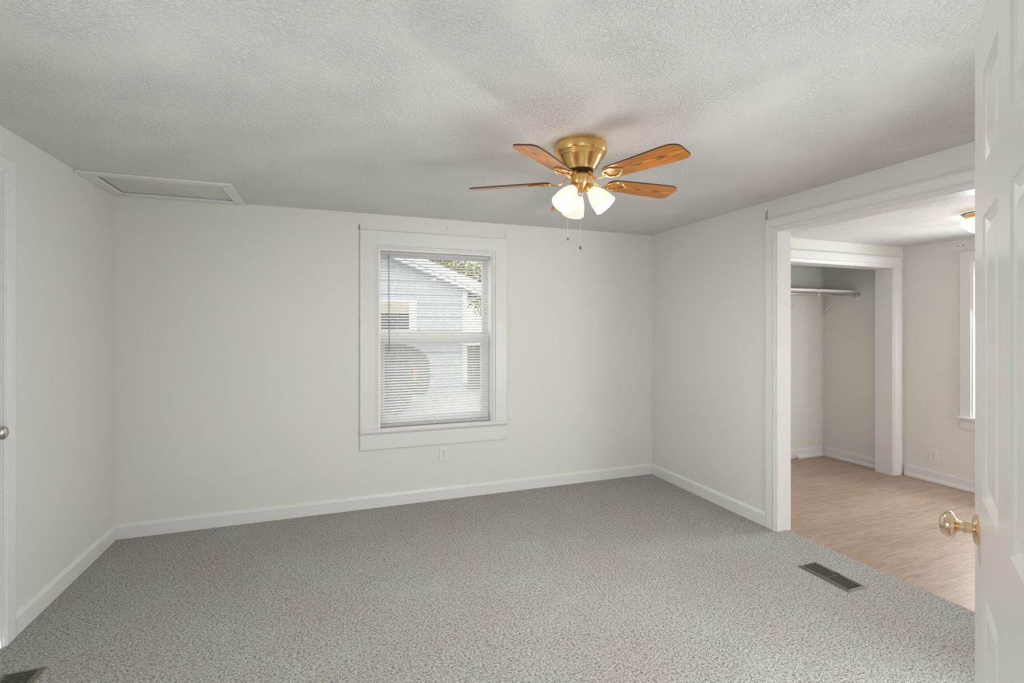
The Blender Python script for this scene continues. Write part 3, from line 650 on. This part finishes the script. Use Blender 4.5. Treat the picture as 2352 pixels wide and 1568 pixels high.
# ------------------------------------------------------------------ small marks and leftover hardware
def nail(label, p, out, size=.004):
    bm = BM(); q = Vector(out).to_track_quat('Z', 'Y').to_matrix().to_4x4()
    lathe(bm, [(size * .5, 0), (size * .5, .006), (size, .006), (size, .0075)], 10, Matrix.Translation(p) @ q)
    return tag(obj('nail', bm, M['grey']), label, 'nail')
nail('nail in the wall just above the top right corner of the window casing', (1.338, YB, 2.143), (0, -1, 0), .0038)
nail('nail higher up over the window casing right end', (1.338, YB, 2.166), (0, -1, 0), .003)
nail('tiny nail above the middle of the window casing', (.84, YB, 2.178), (0, -1, 0), .003)
nail('nail in the side room wall above the window casing, nearer the corner', (X2, 2.614, 2.085), (-1, 0, 0), .004)
nail('second nail in the side room wall, nearer the door edge', (X2, 2.577, 2.083), (-1, 0, 0), .004)
bm = BM(); box(bm, (.163, YB - .003, 2.128), (.168, YB, 2.162)); box(bm, (.160, YB - .006, 2.128), (.172, YB - .001, 2.133)); tag(obj('curtain_hook', bm, M['grey']), 'thin metal curtain hook above the top left corner of the window casing', 'hook')
bm = BM(); pts = [(2.541, 2.128), (2.562, 2.124), (2.566, 2.140), (2.562, 2.170), (2.553, 2.186), (2.541, 2.200), (2.543, 2.165)]
A = [bm.verts.new((XR - .0012, y, z)) for y, z in pts]; B = [bm.verts.new((XR, y, z)) for y, z in pts]
bm.faces.new(A); bm.faces.new(list(reversed(B)))
for i in range(len(pts)): k = (i + 1) % len(pts); bm.faces.new((A[i], A[k], B[k], B[i]))
tag(obj('bare_plaster_patch', bm, M['scuff']), 'small unpainted grey patch on the wall above the wide opening casing corner', 'wall mark')

# ------------------------------------------------------------------ outside
GZ = -.42
bm = BM(); box(bm, (-14, YB + .17, GZ - .1), (22, 40, GZ)); struct('ground', bm, M['concrete'], 'pale concrete ground outside')
bm = BM(); box(bm, (3.4, 14, GZ), (22, 40, GZ + .02)); struct('ground_lawn', bm, M['grass'], 'lawn outside')
HY = 12.6; k_ = 12.6 / 8.0
def hz(z): return CAM_H + (z - CAM_H) * k_
hs = thing('neighbour_house', 'pale blue-sided house with white rake trim seen through the blind', 'house', (0, HY, GZ))
# house front wall polygon with lap siding
cx0, cx1 = -6.0, 2.09 * k_
def rake(x): return hz(2.446 + (x / k_ - .949) * (2.051 - 2.446) / (1.983 - .949))
bm = BM(); z = 0; lap = .115
ztop_r = rake(cx1) - GZ
while z < rake(-2.6) - GZ:
    # width available at this height
    def xr(zz): return cx1 if zz < ztop_r else cx1 - (zz - ztop_r) / ((rake(0) - rake(1)))
    a, b = xr(z), xr(z + lap)
    vs = [bm.verts.new(p) for p in ((cx0, -.018, z), (a, -.018, z), (b, 0, z + lap), (cx0, 0, z + lap))]; bm.faces.new(vs)
    vs = [bm.verts.new(p) for p in ((cx0, 0, z), (cx0, -.018, z), (a, -.018, z), (a, 0, z))]; bm.faces.new(vs)
    z += lap
box(bm, (cx0, .001, 0), (cx1, 6, ztop_r - .1)); obj('siding', bm, M['siding'], hs)
bm = BM(); box(bm, (cx1 - .13, -.035, .3), (cx1 + .01, .02, ztop_r - .02)); obj('corner_board', bm, M['house_trim'], hs)
sl = (rake(1) - rake(0)); Lx = cx1 + .55; ux = -2.6
bm = BM()
P0, P1 = Vector((ux, 0, rake(ux) - GZ)), Vector((Lx, 0, rake(Lx) - GZ))
sweep(bm, [(-.02, .0), (-.02, .30), (.10, .30), (.10, 0)], P0, P1, (0, -1, 0), (0, 0, 1)); obj('rake_soffit', bm, M['house_trim'], hs)
bm = BM(); sweep(bm, [(.10, -6), (.10, .34), (.20, .34), (.20, -6)], P0, P1, (0, -1, 0), (0, 0, 1)); obj('roof', bm, M['roof'], hs)
bm = BM(); sweep(bm, [(.085, .30), (.085, .345), (.30, .345), (.30, .30)], P0, P1, (0, -1, 0), (0, 0, 1)); obj('rake_board', bm, M['house_trim'], hs)
bm = BM(); box(bm, (.6, -.05, hz(1.32) - GZ), (1.243 * k_, -.02, hz(1.835) - GZ)); fr = obj('window_frame', bm, M['house_trim'], hs)
bm = BM(); box(bm, (.8, -.06, hz(1.35) - GZ), (1.115 * k_, -.045, hz(1.60) - GZ)); obj('pane', bm, M['carglass'], fr)
bm = BM(); box(bm, (.8, -.065, hz(1.60) - GZ), (1.115 * k_, -.045, hz(1.775) - GZ)); obj('curtain', bm, M['tan'], fr)
# parked car, side on
car = thing('parked_car', 'dark grey car parked outside behind the lower part of the blind', 'car', (-.2, 10.2, GZ))
side = [(1.98, .38), (2.06, .48), (2.10, .72), (2.10, 1.02), (2.04, 1.20), (1.92, 1.30), (1.76, 1.40), (1.52, 1.47), (.2, 1.52), (-.3, 1.44), (-1.0, 1.05), (-2.1, .92), (-2.4, .75), (-2.42, .45), (-2.3, .36), (1.9, .34)]
bm = BM(); rows = []
for y, ins in ((0, .10), (.06, .02), (.18, 0), (1.55, 0), (1.67, .02), (1.72, .10)):
    rows.append([bm.verts.new((x - math.copysign(ins, x + .2), y + (max(0, z - 1.0) * .35 if y < .9 else -max(0, z - 1.0) * .35), z - (ins * .6 if z > .9 else -ins * .5))) for x, z in side])
for a, b in zip(rows, rows[1:]):
    for i in range(len(side)): q = (i + 1) % len(side); bm.faces.new((a[i], a[q], b[q], b[i]))
bm.faces.new(rows[0]); bm.faces.new(list(reversed(rows[-1])))
obj('body', bm, M['carpaint'], car, smooth=True)
bm = BM(); g = [(1.62, 1.10), (1.50, 1.36), (.25, 1.40), (-.25, 1.34), (-.7, 1.08)]
A = [bm.verts.new((x, .0 + max(0, z - 1.0) * .35 - .012, z)) for x, z in g]; B = [bm.verts.new((x, .05 + max(0, z - 1.0) * .35, z)) for x, z in g]
bm.faces.new(A); bm.faces.new(list(reversed(B)))
for i in range(5): q = (i + 1) % 5; bm.faces.new((A[i], A[q], B[q], B[i]))
obj('side_window', bm, M['carglass'], car)
for x in (1.35, -1.55):
    bm = BM(); lathe(bm, [(.12, 0), (.20, .01), (.21, .03), (.31, .03), (.33, .05), (.33, .2)], 28, Matrix.Translation((x, -.02, .33)) @ Matrix.Rotation(R(-90), 4, 'X')); obj('wheel', bm, M['tyre'], car, smooth=True)
bm = BM(); box(bm, (1.71, -.03, .68), (1.79, .06, .95)); obj('tail_lamp', bm, M['tail'], car, bevel=.01)
# fence and trees beyond
fz = thing('wooden_fence', 'dark brown board fence beyond the neighbouring house', 'fence', (0, 13.4, GZ))
bm = BM(); x = 3.45
while x < 9: box(bm, (x, 0, 0), (x + .14, .02, 1.29 + .02 * math.sin(x * 9))); x += .15
obj('board_panel', bm, M['brown'], fz)
bm = BM(); box(bm, (3.45, -.05, .3), (9, 0, .39)); box(bm, (3.45, -.05, 1.0), (9, 0, 1.09)); obj('rail', bm, M['brown'], fz)
def tree(x, y, hgt, rad, seed, label, nl=8000, lm='leaves', crown=.55):
    rn = random.Random(seed); t = thing('tree', label, 'tree', (x, y, GZ), group='trees behind the neighbouring house')
    bm = BM(); tube(bm, [(0, 0, 0), (.05, 0, hgt * .3), (0, .1, hgt * .65), (.1, 0, hgt * .9)], [.22, .17, .1, .03], 10)
    tips = []
    for i in range(16):
        a = rn.uniform(0, 6.28); z0 = hgt * rn.uniform(.25, .75); e = Vector((math.cos(a) * rad * rn.uniform(.5, .95), math.sin(a) * rad * rn.uniform(.5, .95), z0 + hgt * rn.uniform(.08, .25)))
        s = Vector((0, 0, z0)); mid = (s + e) / 2 + Vector((0, 0, .15)); tube(bm, [s, mid, e], [.06, .04, .012], 6); tips += [e, mid]
    obj('trunk', bm, M['bark'], t)
    bm = BM()
    for i in range(nl):
        c = rn.choice(tips) if rn.random() < .5 else Vector((0, 0, hgt * crown))
        v = Vector((rn.gauss(0, 1), rn.gauss(0, 1), rn.gauss(0, 1))); v.normalize(); rr = rn.random() ** .5
        p = c + v * rr * (rad * .38) if c.z != hgt * crown else c + Vector((v.x * rad, v.y * rad, v.z * hgt * .42)) * rr
        s = rn.uniform(.08, .16); a = Vector((rn.gauss(0, 1), rn.gauss(0, 1), rn.gauss(0, 1))).normalized(); b = a.orthogonal().normalized()
        q = [bm.verts.new(p + a * s), bm.verts.new(p + b * s * .5), bm.verts.new(p - a * s), bm.verts.new(p - b * s * .5)]; bm.faces.new(q)
    obj('foliage', bm, M[lm], t)
tree(9.9, 30.5, 8.2, 2.3, 1, 'yellow-leaved tree at the right end of the roof slope')
tree(5.0, 29.5, 9.0, 2.3, 2, 'yellow-leaved tree farther left above the roof slope')
tree(7.4, 36.0, 10.0, 2.6, 3, 'bushy yellow tree farthest back, between the two others')
